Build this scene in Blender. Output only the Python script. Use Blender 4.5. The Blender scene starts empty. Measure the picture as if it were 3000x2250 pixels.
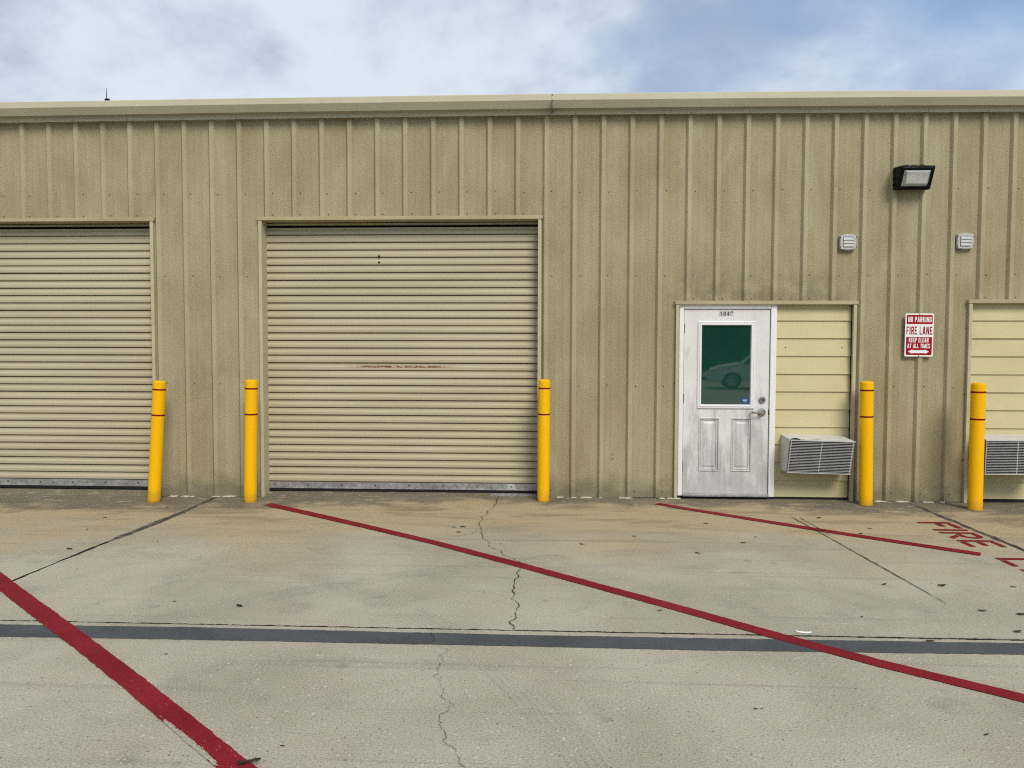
import bpy, bmesh, math, random
from mathutils import Vector, Matrix
random.seed(7)
SC = bpy.context.scene
COL = SC.collection

# ------------------------------------------------------------------ camera
cam_d = bpy.data.cameras.new("camera"); cam = bpy.data.objects.new("camera", cam_d); COL.objects.link(cam)
YAW, PITCH, ROLL = .0463, .0446, .0025
fwd = Vector((-math.sin(YAW)*math.cos(PITCH), math.cos(YAW)*math.cos(PITCH), -math.sin(PITCH)))
rgt = Vector((math.cos(YAW), math.sin(YAW), 0)); up = rgt.cross(fwd)
r2 = rgt*math.cos(ROLL) + up*math.sin(ROLL); u2 = up*math.cos(ROLL) - rgt*math.sin(ROLL)
m = Matrix((r2, u2, -fwd)).transposed().to_4x4(); m.translation = Vector((0, -8.3383, 1.6082))
cam.matrix_world = m
cam_d.sensor_fit = 'HORIZONTAL'; cam_d.sensor_width = 36.0; cam_d.lens = 36.0*2253/3000
cam_d.clip_start = .05; cam_d.clip_end = 2000
SC.camera = cam

# ------------------------------------------------------------------ world and sun
SUN = Vector((.30, -.66, .70)).normalized()
world = bpy.data.worlds.new("World"); SC.world = world; world.use_nodes = True
wt = world.node_tree; wt.nodes.clear()

class NT:
    """small helper to write node trees"""
    def __init__(s, tree): s.t = tree
    def n(s, typ, **k):
        o = s.t.nodes.new(typ)
        for a, b in k.items(): setattr(o, a, b)
        return o
    def put(s, sock, v):
        if isinstance(v, bpy.types.NodeSocket): s.t.links.new(v, sock)
        elif v is not None:
            try: sock.default_value = v
            except Exception: sock.default_value = (*v, 1.0)
    def pos(s): return s.n('ShaderNodeNewGeometry').outputs['Position']
    def xyz(s, v):
        o = s.n('ShaderNodeSeparateXYZ'); s.put(o.inputs[0], v); return o.outputs
    def comb(s, x, y, z):
        o = s.n('ShaderNodeCombineXYZ')
        for i, v in enumerate((x, y, z)): s.put(o.inputs[i], v)
        return o.outputs[0]
    def m(s, op, a, b=None, c=None, clamp=False):
        o = s.n('ShaderNodeMath', operation=op, use_clamp=clamp)
        for i, v in enumerate((a, b, c)): 
            if v is not None: s.put(o.inputs[i], v)
        return o.outputs[0]
    def scale(s, v, sc):
        o = s.n('ShaderNodeVectorMath', operation='MULTIPLY'); s.put(o.inputs[0], v); s.put(o.inputs[1], sc); return o.outputs[0]
    def add(s, v, w):
        o = s.n('ShaderNodeVectorMath', operation='ADD'); s.put(o.inputs[0], v); s.put(o.inputs[1], w); return o.outputs[0]
    def noise(s, v, sc, det=3, rough=.55, dist=0, col=False):
        o = s.n('ShaderNodeTexNoise'); s.put(o.inputs['Vector'], v); o.inputs['Scale'].default_value = sc
        o.inputs['Detail'].default_value = det; o.inputs['Roughness'].default_value = rough; o.inputs['Distortion'].default_value = dist
        return o.outputs['Color' if col else 'Fac']
    def vor(s, v, sc, feat='F1', rnd=1.0):
        o = s.n('ShaderNodeTexVoronoi', feature=feat); s.put(o.inputs['Vector'], v); o.inputs['Scale'].default_value = sc
        o.inputs['Randomness'].default_value = rnd
        return o.outputs
    def mr(s, v, a, b, c=0.0, d=1.0, smooth=True):
        o = s.n('ShaderNodeMapRange', interpolation_type='SMOOTHSTEP' if smooth else 'LINEAR'); o.clamp = True
        for i, w in enumerate((v, a, b, c, d)): s.put(o.inputs[i], w)
        return o.outputs[0]
    def mix(s, f, a, b, mode='MIX'):
        o = s.n('ShaderNodeMix', data_type='RGBA', blend_type=mode, clamp_factor=True)
        s.put(o.inputs[0], f); s.put(o.inputs[6], a); s.put(o.inputs[7], b); return o.outputs[2]
    def bump(s, h, st, dist, nrm=None):
        o = s.n('ShaderNodeBump'); o.inputs['Strength'].default_value = st; o.inputs['Distance'].default_value = dist
        s.put(o.inputs['Height'], h)
        if nrm is not None: s.put(o.inputs['Normal'], nrm)
        return o.outputs[0]

W = NT(wt)
sky = W.n('ShaderNodeTexSky', sky_type='NISHITA', sun_disc=False)
sky.sun_elevation = math.asin(SUN.z); sky.sun_rotation = math.atan2(SUN.x, SUN.y)
sky.altitude = 50; sky.air_density = 1.0; sky.dust_density = .6; sky.ozone_density = 1.5
gen = W.n('ShaderNodeTexCoord').outputs['Generated']
gx, gy, gz_ = W.xyz(gen)
el = W.m('ADD', W.m('MAXIMUM', gz_, 0.0), .45)
cp = W.comb(W.m('DIVIDE', gx, el), W.m('DIVIDE', gy, el), 0.0)
CLOUD_OFF = (6.1, 11.5, 0.0)
cpo = W.add(cp, CLOUD_OFF)
n1 = W.noise(cpo, 1.5, 6, .55, .2)
n2 = W.noise(W.add(cpo, (11., 3., 0.)), 3.6, 7, .58, .12)
n3 = W.noise(W.add(cpo, (4., 19., 0.)), 1.1, 3, .5, .2)
# cloud cover is closed almost everywhere and opens slowly towards the east (camera right)
cover = W.mr(W.m('ADD', W.m('ADD', n1, W.m('MULTIPLY', n2, .35)), W.m('MULTIPLY', gx, -.46)), .20, .68)
tone = W.mr(W.m('ADD', W.m('MULTIPLY', n2, .70), W.m('MULTIPLY', n3, .45)), .41, .66)
ccol = W.mix(tone, (.41, .48, .62), (.74, .82, .915))
bg1 = W.n('ShaderNodeBackground'); W.put(bg1.inputs[0], sky.outputs[0]); bg1.inputs[1].default_value = .088
bg2 = W.n('ShaderNodeBackground'); W.put(bg2.inputs[0], ccol); bg2.inputs[1].default_value = .505
mx = W.n('ShaderNodeMixShader'); W.put(mx.inputs[0], cover); wt.links.new(bg1.outputs[0], mx.inputs[1]); wt.links.new(bg2.outputs[0], mx.inputs[2])
wo = W.n('ShaderNodeOutputWorld'); wt.links.new(mx.outputs[0], wo.inputs[0])

sd = bpy.data.lights.new("sun", 'SUN'); sd.energy = 1.5; sd.angle = math.radians(24); sd.color = (1.0, .93, .82)
sun = bpy.data.objects.new("sun", sd); COL.objects.link(sun)
sun.rotation_euler = SUN.to_track_quat('Z', 'Y').to_euler()

SC.render.engine = 'CYCLES'
SC.cycles.use_adaptive_sampling = True; SC.cycles.adaptive_threshold = .015
SC.cycles.filter_width = 1.15; SC.cycles.max_bounces = 5; SC.cycles.diffuse_bounces = 3; SC.cycles.use_denoising = False
SC.view_settings.view_transform = 'Standard'; SC.view_settings.look = 'None'
SC.view_settings.exposure = .97; SC.view_settings.gamma = 1.0; SC.view_settings.use_curve_mapping = False

# ------------------------------------------------------------------ materials
def mat(name, rough=.6, spec=.5, metal=0.0):
    mt = bpy.data.materials.new(name); mt.use_nodes = True; t = mt.node_tree; t.nodes.clear()
    N = NT(t); b = N.n('ShaderNodeBsdfPrincipled'); o = N.n('ShaderNodeOutputMaterial'); t.links.new(b.outputs[0], o.inputs[0])
    b.inputs['Roughness'].default_value = rough; b.inputs['Metallic'].default_value = metal
    b.inputs['Specular IOR Level'].default_value = spec
    return mt, N, b
def plain(name, col, rough=.6, spec=.5, metal=0.0, var=.12, sc=6.0, fine=0.0, bump=0.0):
    mt, N, b = mat(name, rough, spec, metal); p = N.pos()
    f = N.noise(p, sc, 4, .6)
    c = N.mix(N.mr(f, .3, .7), tuple(x*(1-var) for x in col), tuple(min(1, x*(1+var)) for x in col))
    if fine:
        c = N.mix(N.mr(N.noise(p, 160, 2, .6), .35, .65), c, tuple(x*(1-fine) for x in col))
    N.put(b.inputs['Base Color'], c)
    N.put(b.inputs['Roughness'], N.mr(N.noise(p, sc*2.3, 3), .3, .7, rough*.85, min(1, rough*1.15)))
    if bump: N.put(b.inputs['Normal'], N.bump(N.noise(p, 130, 3), bump, .004))
    return mt

# stucco-embossed painted steel wall sheet
M_wall, N, b = mat("wall_sheet_paint", .75, .15); p = N.pos(); x, y, z = N.xyz(p)
big = N.noise(N.scale(p, (1.0, 1.0, .55)), 1.7, 4, .6, .4)
c = N.mix(N.mr(big, .34, .66), (.282, .238, .138), (.348, .303, .190))
c = N.mix(N.mr(N.noise(N.add(N.scale(p, (1.6, 1.0, .5)), (5., 2., 9.)), 1.3, 3, .6, .6), .50, .72, 0, .55), c, (.40, .375, .245))
c = N.mix(N.mr(N.noise(N.add(N.scale(p, (1.2, 1.0, .9)), (1., 2., 4.)), 1.9, 5, .65, .3), .52, .74, 0, .55), c, (.27, .222, .13))
c = N.mix(N.mr(N.noise(N.scale(p, (14., 14., .5)), 1.0, 4, .62), .52, .74, 0, .34), c, (.275, .232, .135))
pit = N.noise(N.scale(p, (1., 1., 1.7)), 62, 3, .6)
c = N.mix(N.mr(pit, .50, .66, 0, .40), c, (.215, .175, .10))
c = N.mix(N.mr(pit, .50, .35, 0, .26), c, (.53, .48, .33))
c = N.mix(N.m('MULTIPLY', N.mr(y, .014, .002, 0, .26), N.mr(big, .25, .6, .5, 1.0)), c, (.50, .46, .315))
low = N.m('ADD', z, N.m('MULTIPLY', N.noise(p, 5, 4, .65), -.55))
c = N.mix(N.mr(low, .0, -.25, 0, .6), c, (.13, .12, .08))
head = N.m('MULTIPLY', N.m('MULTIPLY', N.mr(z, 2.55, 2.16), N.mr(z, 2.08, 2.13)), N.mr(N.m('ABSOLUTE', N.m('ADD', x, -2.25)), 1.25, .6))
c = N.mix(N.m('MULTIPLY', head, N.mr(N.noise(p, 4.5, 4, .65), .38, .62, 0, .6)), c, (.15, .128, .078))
grime = N.noise(N.scale(p, (3.2, 3.2, 1.6)), 1.0, 4, .7)
c = N.mix(N.m('MULTIPLY', N.mr(grime, .60, .78, 0, .5), N.mr(pit, .45, .6)), c, (.14, .122, .075))
N.put(b.inputs['Base Color'], c)
N.put(b.inputs['Normal'], N.bump(N.noise(N.scale(p, (1., 1., 1.6)), 78, 3, .6), .55, .010))

def smooth_paint(name, lo, hi, rough=.42, dirt=.3, dirtcol=(.17, .155, .10)):
    mt, N, b = mat(name, rough, .3); p = N.pos()
    c = N.mix(N.mr(N.noise(N.scale(p, (.6, 1., 2.)), 2.2, 3), .3, .7), lo, hi)
    c = N.mix(N.mr(N.noise(N.scale(p, (2., 3., 1.)), 7, 5, .65), .55, .8, 0, dirt), c, dirtcol)
    c = N.mix(N.mr(N.noise(p, 210, 2), .45, .7, 0, .12), c, dirtcol)
    N.put(b.inputs['Base Color'], c)
    N.put(b.inputs['Roughness'], N.mr(N.noise(p, 9, 3), .3, .7, rough*.8, rough*1.25))
    N.put(b.inputs['Normal'], N.bump(N.noise(p, 6, 3), .12, .01))
    return mt
M_gutter = smooth_paint("gutter_paint", (.45, .41, .29), (.50, .46, .335), .45, .22)
M_trim = smooth_paint("trim_paint", (.34, .295, .175), (.41, .36, .225), .55, .5)
M_jamb = smooth_paint("jamb_paint", (.41, .365, .235), (.46, .415, .28), .5, .3)

M_slat, N, b = mat("roller_slat_paint", .45, .3); p = N.pos(); x, y, z = N.xyz(p)
c = N.mix(N.mr(N.noise(N.scale(p, (.35, 1., 2.5)), 1.5, 4), .3, .7), (.375, .330, .222), (.425, .378, .262))
c = N.mix(N.mr(N.noise(N.scale(p, (.5, 1., 18.)), 2.0, 3), .5, .75, 0, .25), c, (.40, .35, .25))
rx = N.mr(N.m('ABSOLUTE', N.m('ADD', x, 1.62)), .68, .34)
rz = N.mr(N.m('ABSOLUTE', N.m('ADD', z, -1.416)), .014, .008)
rn = N.mr(N.noise(N.scale(p, (1., 1., 3.)), 34, 4, .72), .42, .49)
c = N.mix(N.m('MULTIPLY', N.m('MULTIPLY', rx, rz), rn), c, (.115, .036, .010))
N.put(b.inputs['Base Color'], c)
N.put(b.inputs['Normal'], N.bump(N.noise(N.scale(p, (1., 1., 6.)), 3, 3), .10, .01))

M_galv, N, b = mat("galvanised_steel", .38, .5, .75); p = N.pos()
c = N.mix(N.mr(N.noise(N.scale(p, (1., 1., 3.)), 5, 5, .65), .3, .7), (.36, .36, .36), (.52, .525, .53))
c = N.mix(N.mr(N.noise(N.scale(p, (6., 1., .4)), 4, 4), .55, .75, 0, .5), c, (.30, .28, .24))
N.put(b.inputs['Base Color'], c); N.put(b.inputs['Roughness'], N.mr(N.noise(p, 30, 3), .3, .7, .3, .55))

M_siding, N, b = mat("siding_paint", .55, .4); p = N.pos(); x, y, z = N.xyz(p)
c = N.mix(N.mr(N.noise(p, 1.6, 4), .3, .7), (.49, .437, .235), (.535, .485, .280))
c = N.mix(N.mr(N.noise(N.add(p, (3., 0., 1.)), 3.1, 5, .65), .56, .78, 0, .42), c, (.44, .38, .21))
grain = N.noise(N.scale(p, (2.2, 1., 60.)), 3.0, 4, .6, .6)
c = N.mix(N.mr(grain, .5, .75, 0, .2), c, (.42, .37, .20))
N.put(b.inputs['Base Color'], c); N.put(b.inputs['Normal'], N.bump(grain, .25, .004))

M_frame = smooth_paint("white_frame_paint", (.72, .715, .71), (.76, .755, .75), .45, .10, (.45, .45, .45))
M_door, N, b = mat("dirty_white_door_paint", .5, .4); p = N.pos(); x, y, z = N.xyz(p)
c = N.mix(N.mr(N.noise(p, 3, 4), .3, .7), (.62, .60, .58), (.68, .665, .645))
dn = N.noise(N.scale(p, (6.0, 1., 1.6)), 1.5, 6, .62, .3)
dl = N.m('ADD', dn, N.mr(z, 1.30, .10, -.14, .20, False))
c = N.mix(N.mr(dl, .38, .72, 0, .62), c, (.34, .33, .32))
vs = N.noise(N.scale(p, (34., 1., 1.6)), 1.2, 4, .65)
c = N.mix(N.m('MULTIPLY', N.mr(vs, .5, .70), N.mr(dl, .36, .62, 0, .5)), c, (.24, .235, .23))
c = N.mix(N.m('MULTIPLY', N.mr(N.noise(p, 70, 3, .7), .5, .68), N.mr(dl, .38, .62, 0, .35)), c, (.22, .215, .21))
sm = N.noise(N.add(p, (2.4, 0., 6.1)), 8.0, 5, .6, 1.2)
c = N.mix(N.m('MULTIPLY', N.mr(sm, .57, .66, 0, .55), N.m('MULTIPLY', N.mr(z, .6, .2), N.mr(x, 1.85, 2.1))), c, (.66, .655, .63))
N.put(b.inputs['Base Color'], c); N.put(b.inputs['Normal'], N.bump(N.noise(N.scale(p, (40., 1., 3.)), 2, 3), .12, .004))

M_glass, N, b = mat("green_filmed_glass", .02, 1.0); p = N.pos()
N.put(b.inputs['Base Color'], N.mix(N.mr(N.noise(p, 2.5, 2), .3, .7), (.0075, .040, .029), (.0095, .048, .035))); b.inputs['IOR'].default_value = 1.62
N.put(b.inputs['Normal'], N.bump(N.noise(p, 2.2, 1), .02, .01))

M_chrome = plain("satin_nickel", (.46, .455, .45), .28, .5, 1.0, .15, 20)
M_black = plain("black_powder_coat", (.005, .005, .0055), .5, .12, 0, .2)
M_rubber = plain("black_rubber", (.012, .012, .013), .8, .2)
M_dark = plain("dark_recess", (.02, .02, .022), .9, .1)
M_screw = plain("rusty_screw", (.07, .055, .035), .7, .3, 0, .3, 60)
M_acwhite = plain("weathered_white_plastic", (.56, .545, .515), .5, .3, 0, .14, 7, .14)
M_acsil = plain("silver_grille", (.46, .47, .48), .45, .4, .25, .10, 9)
M_lens, N, b = mat("frosted_lamp_lens", .22, .6); p = N.pos(); x, y, z = N.xyz(p)
wv = N.n('ShaderNodeTexWave', wave_type='BANDS', bands_direction='Z'); N.put(wv.inputs['Vector'], p); wv.inputs['Scale'].default_value = 32
N.put(b.inputs['Base Color'], N.mix(N.mr(N.noise(p, 14, 3), .3, .7), (.46, .46, .445), (.56, .56, .545)))
N.put(b.inputs['Normal'], N.bump(wv.outputs['Fac'], .35, .004))
M_lensside = plain("clear_lamp_glass", (.30, .335, .34), .1, .8, 0, .1)
M_vent = plain("aged_white_vent", (.47, .465, .45), .5, .3, 0, .12, 25, .15)
M_signw = plain("sign_white", (.74, .74, .735), .4, .4, 0, .04, 9)
M_signr = plain("sign_red", (.30, .003, .008), .5, .12, 0, .1, 9)
M_blue = plain("sticker_blue", (.012, .075, .32), .4, .4, 0, .1)
M_white = plain("white_print", (.74, .75, .76), .5, .3, 0, .03)
M_ink = plain("black_ink", (.012, .012, .012), .6, .3)
M_tile = plain("number_sticker_grey", (.48, .48, .475), .5, .3, 0, .1, 40)

M_yel, N, b = mat("yellow_bollard_sleeve", .55, .12); p = N.pos(); x, y, z = N.xyz(p)
c = N.mix(N.mr(N.noise(N.scale(p, (1., 1., .3)), 6, 4), .3, .7), (.735, .385, .0), (.775, .412, .001))
c = N.mix(N.mr(N.m('ADD', z, N.m('MULTIPLY', N.noise(p, 9, 4), -.2)), .03, -.10, 0, .6), c, (.42, .24, .02))
c = N.mix(N.mr(N.noise(p, 34, 4, .7), .66, .76, 0, .45), c, (.50, .30, .03))
N.put(b.inputs['Base Color'], c); N.put(b.inputs['Normal'], N.bump(N.noise(p, 180, 2), .22, .002))
M_tape = plain("dark_red_tape", (.15, .003, .006), .5, .15, 0, .12, 20)

def ground_col(N, p):
    x, y, z = N.xyz(p)
    c = N.mix(N.mr(N.noise(p, .9, 4, .58, .4), .32, .68), (.302, .274, .206), (.398, .364, .284))
    c = N.mix(N.mr(N.noise(N.add(p, (7., 3., 0.)), 1.6, 3), .55, .75, 0, .45), c, (.36, .295, .235))
    c = N.mix(N.mr(N.noise(N.add(p, (1., 9., 0.)), 2.3, 4, .62), .54, .76, 0, .42), c, (.175, .168, .138))
    tn = N.noise(N.scale(p, (.55, .9, 1.)), 1.0, 4, .55, .5)
    td = N.m('ADD', y, N.m('MULTIPLY', N.m('SUBTRACT', tn, .5), 4.2))
    c = N.mix(N.mr(td, -3.0, -.8, 0, .85), c, (.385, .295, .158))
    tex = N.noise(N.scale(p, (.5, 2.2, 1.)), 1.7, 4, .66, .6)
    c = N.mix(N.m('MULTIPLY', N.mr(tex, .48, .64, 0, .7), N.mr(y, -2.4, -.5)), c, (.17, .13, .072))
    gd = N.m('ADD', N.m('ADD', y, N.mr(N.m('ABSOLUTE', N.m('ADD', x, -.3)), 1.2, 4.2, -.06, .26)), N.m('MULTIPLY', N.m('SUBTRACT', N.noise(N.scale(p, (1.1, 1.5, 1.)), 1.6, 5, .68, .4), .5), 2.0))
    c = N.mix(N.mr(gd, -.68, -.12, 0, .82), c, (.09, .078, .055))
    c = N.mix(N.m('MULTIPLY', N.mr(N.noise(N.scale(p, (1., 2., 1.)), 6, 4, .7), .57, .68, 0, .55), N.mr(gd, -.75, -.2)), c, (.44, .37, .25))
    # tyre scuffs and drip spots
    ty = N.noise(N.scale(N.add(p, (2., 0., 0.)), (.16, 5.5, 1.)), 1.3, 5, .7, .35)
    c = N.mix(N.mr(ty, .55, .70, 0, .42), c, (.165, .155, .13))
    brk = N.mr(N.noise(N.add(p, (3., 5., 0.)), 2.6, 4, .7), .36, .60)
    for cx, cy, rad, amt in ((2.447, -8.832, 6.82, .34), (-3.788, -6.56, 4.09, .26)):
        r_ = N.m('SQRT', N.m('ADD', N.m('POWER', N.m('ADD', x, -cx), 2.0), N.m('POWER', N.m('ADD', y, -cy), 2.0)))
        dd = N.m('ABSOLUTE', N.m('ADD', r_, -rad))
        tread = N.m('MULTIPLY', N.mr(dd, .11, .085), N.mr(N.m('SINE', N.m('MULTIPLY', r_, 170.0)), -.3, .8, .25, 1.0))
        c = N.mix(N.m('MULTIPLY', N.m('MULTIPLY', tread, brk), amt), c, (.13, .122, .102))
    sp = N.vor(p, 1.9)[0]
    c = N.mix(N.mr(sp, .075, .05, 0, .42), c, (.18, .168, .14))
    # aggregate
    f1 = N.noise(p, 105, 3, .68)
    c = N.mix(N.mr(f1, .50, .66, 0, .60), c, (.145, .132, .104))
    c = N.mix(N.mr(f1, .49, .34, 0, .46), c, (.48, .455, .39))
    v = N.vor(p, 40)
    c = N.mix(N.m('MULTIPLY', N.mr(v[0], .30, .17), N.mr(N.xyz(v[1])[0], .78, .90, 0, .50)), c, (.58, .56, .50))
    c = N.mix(N.m('MULTIPLY', N.mr(v[0], .25, .12), N.mr(N.xyz(v[1])[1], .84, .9, 0, .8)), c, (.09, .08, .062))
    return c
def ground_bump(N, p):
    return N.bump(N.noise(p, 60, 3, .65), .45, .008)
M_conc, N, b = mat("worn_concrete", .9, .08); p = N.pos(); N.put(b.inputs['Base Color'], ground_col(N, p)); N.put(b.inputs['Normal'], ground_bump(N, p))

def ground_paint(name, col, col2, wear_lo, wear_hi):
    mt, N, b = mat(name, .7, .14); p = N.pos(); x, y, z = N.xyz(p)
    c = N.mix(N.mr(N.noise(p, 3.0, 3, .6), .3, .7), col, col2)
    f1 = N.noise(p, 80, 3, .68)
    c = N.mix(N.mr(f1, .47, .66, 0, .5), c, tuple(v*.5 for v in col))
    # scraped patch near the camera plus general chipping, scratches run along the line
    dx = N.m('ADD', x, 1.475); dy = N.m('ADD', y, 5.315)
    al = N.m('ADD', N.m('MULTIPLY', dx, .747), N.m('MULTIPLY', dy, -.665)); ac = N.m('ADD', N.m('MULTIPLY', dx, .665), N.m('MULTIPLY', dy, .747))
    d = N.m('ADD', N.m('POWER', N.m('DIVIDE', al, .24), 2.0), N.m('POWER', N.m('DIVIDE', ac, .016), 2.0))
    w = N.m('ADD', N.noise(N.comb(N.m('MULTIPLY', al, .35), ac, 0.0), 62, 4, .70), N.mr(d, 2.6, 0, 0, .32))
    near = N.mr(y, -4.4, -5.4, 0, .09)
    w2 = N.m('ADD', N.m('ADD', w, near), N.m('MULTIPLY', N.noise(p, 1.7, 4, .6), .24))
    c = N.mix(N.mr(w2, wear_lo, wear_hi), c, N.mix(N.mr(f1, .35, .65), (.40, .37, .30), (.24, .22, .175)))
    N.put(b.inputs['Base Color'], c); N.put(b.inputs['Normal'], ground_bump(N, p)); return mt
M_red = ground_paint("red_line_paint", (.165, .006, .013), (.215, .010, .020), .845, .885)
M_grey = ground_paint("grey_blackout_paint", (.060, .066, .070), (.080, .086, .090), .88, .94)
M_seal, N, b = mat("joint_sealant", .8, .3); p = N.pos()
N.put(b.inputs['Base Color'], N.mix(N.mr(N.noise(p, 14, 5, .7), .42, .62), (.035, .032, .03), (.135, .12, .095)))
M_crack = plain("crack_dirt", (.03, .027, .022), 1.0, .05, 0, .3, 40)
M_soil = plain("joint_dirt", (.022, .020, .017), 1.0, .05, 0, .4, 30)
M_caulk = plain("old_white_caulk", (.46, .43, .34), .9, .1, 0, .35, 30)
M_leaf = plain("dead_leaf", (.028, .020, .015), .8, .2, 0, .4, 50)
M_paper = plain("white_plastic_scrap", (.72, .72, .72), .5, .3, 0, .05)
M_roof = plain("roof_sheet_paint", (.42, .40, .33), .5, .4)
M_asph = plain("distant_concrete", (.30, .29, .26), .9, .2, 0, .15, .3)
M_tree = plain("tree_leaves", (.022, .034, .015), .8, .1, 0, .4, 1.2)
M_bark = plain("tree_bark", (.06, .045, .03), .9, .1, 0, .3, 5)
M_carpaint = plain("silver_car_paint", (.66, .66, .65), .35, .6, 0, .04)
M_carglass = plain("car_window_glass", (.012, .014, .016), .05, .7)
M_tyre = plain("tyre_rubber", (.016, .016, .017), .8, .2)
M_rim = plain("alloy_rim", (.50, .50, .50), .4, .5, 0)
M_lamp = plain("headlamp_glass", (.55, .57, .60), .08, .8)

# ------------------------------------------------------------------ mesh helpers
class MB:
    def __init__(s): s.v = []; s.f = []
    def poly(s, pts):
        k = len(s.v); s.v += [tuple(p) for p in pts]; s.f.append(tuple(range(k, k+len(pts)))); return s
    def box(s, x0, x1, y0, y1, z0, z1):
        k = len(s.v)
        s.v += [(x0,y0,z0),(x1,y0,z0),(x1,y1,z0),(x0,y1,z0),(x0,y0,z1),(x1,y0,z1),(x1,y1,z1),(x0,y1,z1)]
        s.f += [tuple(k+i for i in q) for q in ((0,3,2,1),(4,5,6,7),(0,1,5,4),(1,2,6,5),(2,3,7,6),(3,0,4,7))]; return s
    def prism(s, sect, a, b, axis='x'):
        """closed section polygon [(u,v)] swept from a to b along axis; x: (y,z)  y: (x,z)  z: (x,y)"""
        def P(u, v, t): return {'x': (t,u,v), 'y': (u,t,v), 'z': (u,v,t)}[axis]
        n = len(sect); k = len(s.v)
        s.v += [P(u,v,a) for u,v in sect] + [P(u,v,b) for u,v in sect]
        s.f += [(k+i, k+(i+1)%n, k+n+(i+1)%n, k+n+i) for i in range(n)]
        s.f += [tuple(k+i for i in reversed(range(n))), tuple(k+n+i for i in range(n))]; return s
    def lathe(s, prof, n=24, c=(0,0,0), axis='z'):
        """prof [(r,h)]"""
        k = len(s.v)
        for r, h in prof:
            for i in range(n):
                a = 2*math.pi*i/n; u, v = r*math.cos(a), r*math.sin(a)
                s.v.append({'z': (c[0]+u, c[1]+v, c[2]+h), 'y': (c[0]+u, c[1]+h, c[2]+v), 'x': (c[0]+h, c[1]+u, c[2]+v)}[axis])
        for j in range(len(prof)-1):
            for i in range(n): s.f.append((k+j*n+i, k+j*n+(i+1)%n, k+(j+1)*n+(i+1)%n, k+(j+1)*n+i))
        s.f.append(tuple(k+i for i in reversed(range(n)))); q = k+(len(prof)-1)*n; s.f.append(tuple(q+i for i in range(n))); return s
    def mesh(s, name, smooth=False, bev=0.0, seg=1):
        me = bpy.data.meshes.new(name); me.from_pydata(s.v, [], s.f)
        bm = bmesh.new(); bm.from_mesh(me); bmesh.ops.recalc_face_normals(bm, faces=bm.faces)
        if bev:
            es = [e for e in bm.edges if len(e.link_faces) == 2 and e.calc_face_angle(0) > .5]
            bmesh.ops.bevel(bm, geom=es, offset=bev, segments=seg, affect='EDGES', clamp_overlap=True)
        bm.to_mesh(me); bm.free()
        if smooth:
            for pl in me.polygons: pl.use_smooth = True
            try: me.set_sharp_from_angle(angle=math.radians(35))
            except Exception: pass
        return me
    def build(s, name, mt, parent=None, smooth=False, bev=0.0, seg=1): return link(name, s.mesh(name, smooth, bev, seg), mt, parent)
def link(name, me, mt, parent=None):
    if mt is not None and not me.materials: me.materials.append(mt)
    o = bpy.data.objects.new(name, me); COL.objects.link(o); o.parent = parent; return o
def empty(name, parent=None, loc=(0,0,0)):
    o = bpy.data.objects.new(name, None); COL.objects.link(o); o.parent = parent; o.location = loc; o.empty_display_size = .2; return o
def tag(o, label=None, cat=None, group=None, kind=None):
    if label: o["label"] = label
    if cat: o["category"] = cat
    if group: o["group"] = group
    if kind: o["kind"] = kind
    return o
def copy_tree(o, parent=None):
    c = o.copy(); COL.objects.link(c); c.parent = parent
    for ch in list(o.children): copy_tree(ch, c)
    return c
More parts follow.
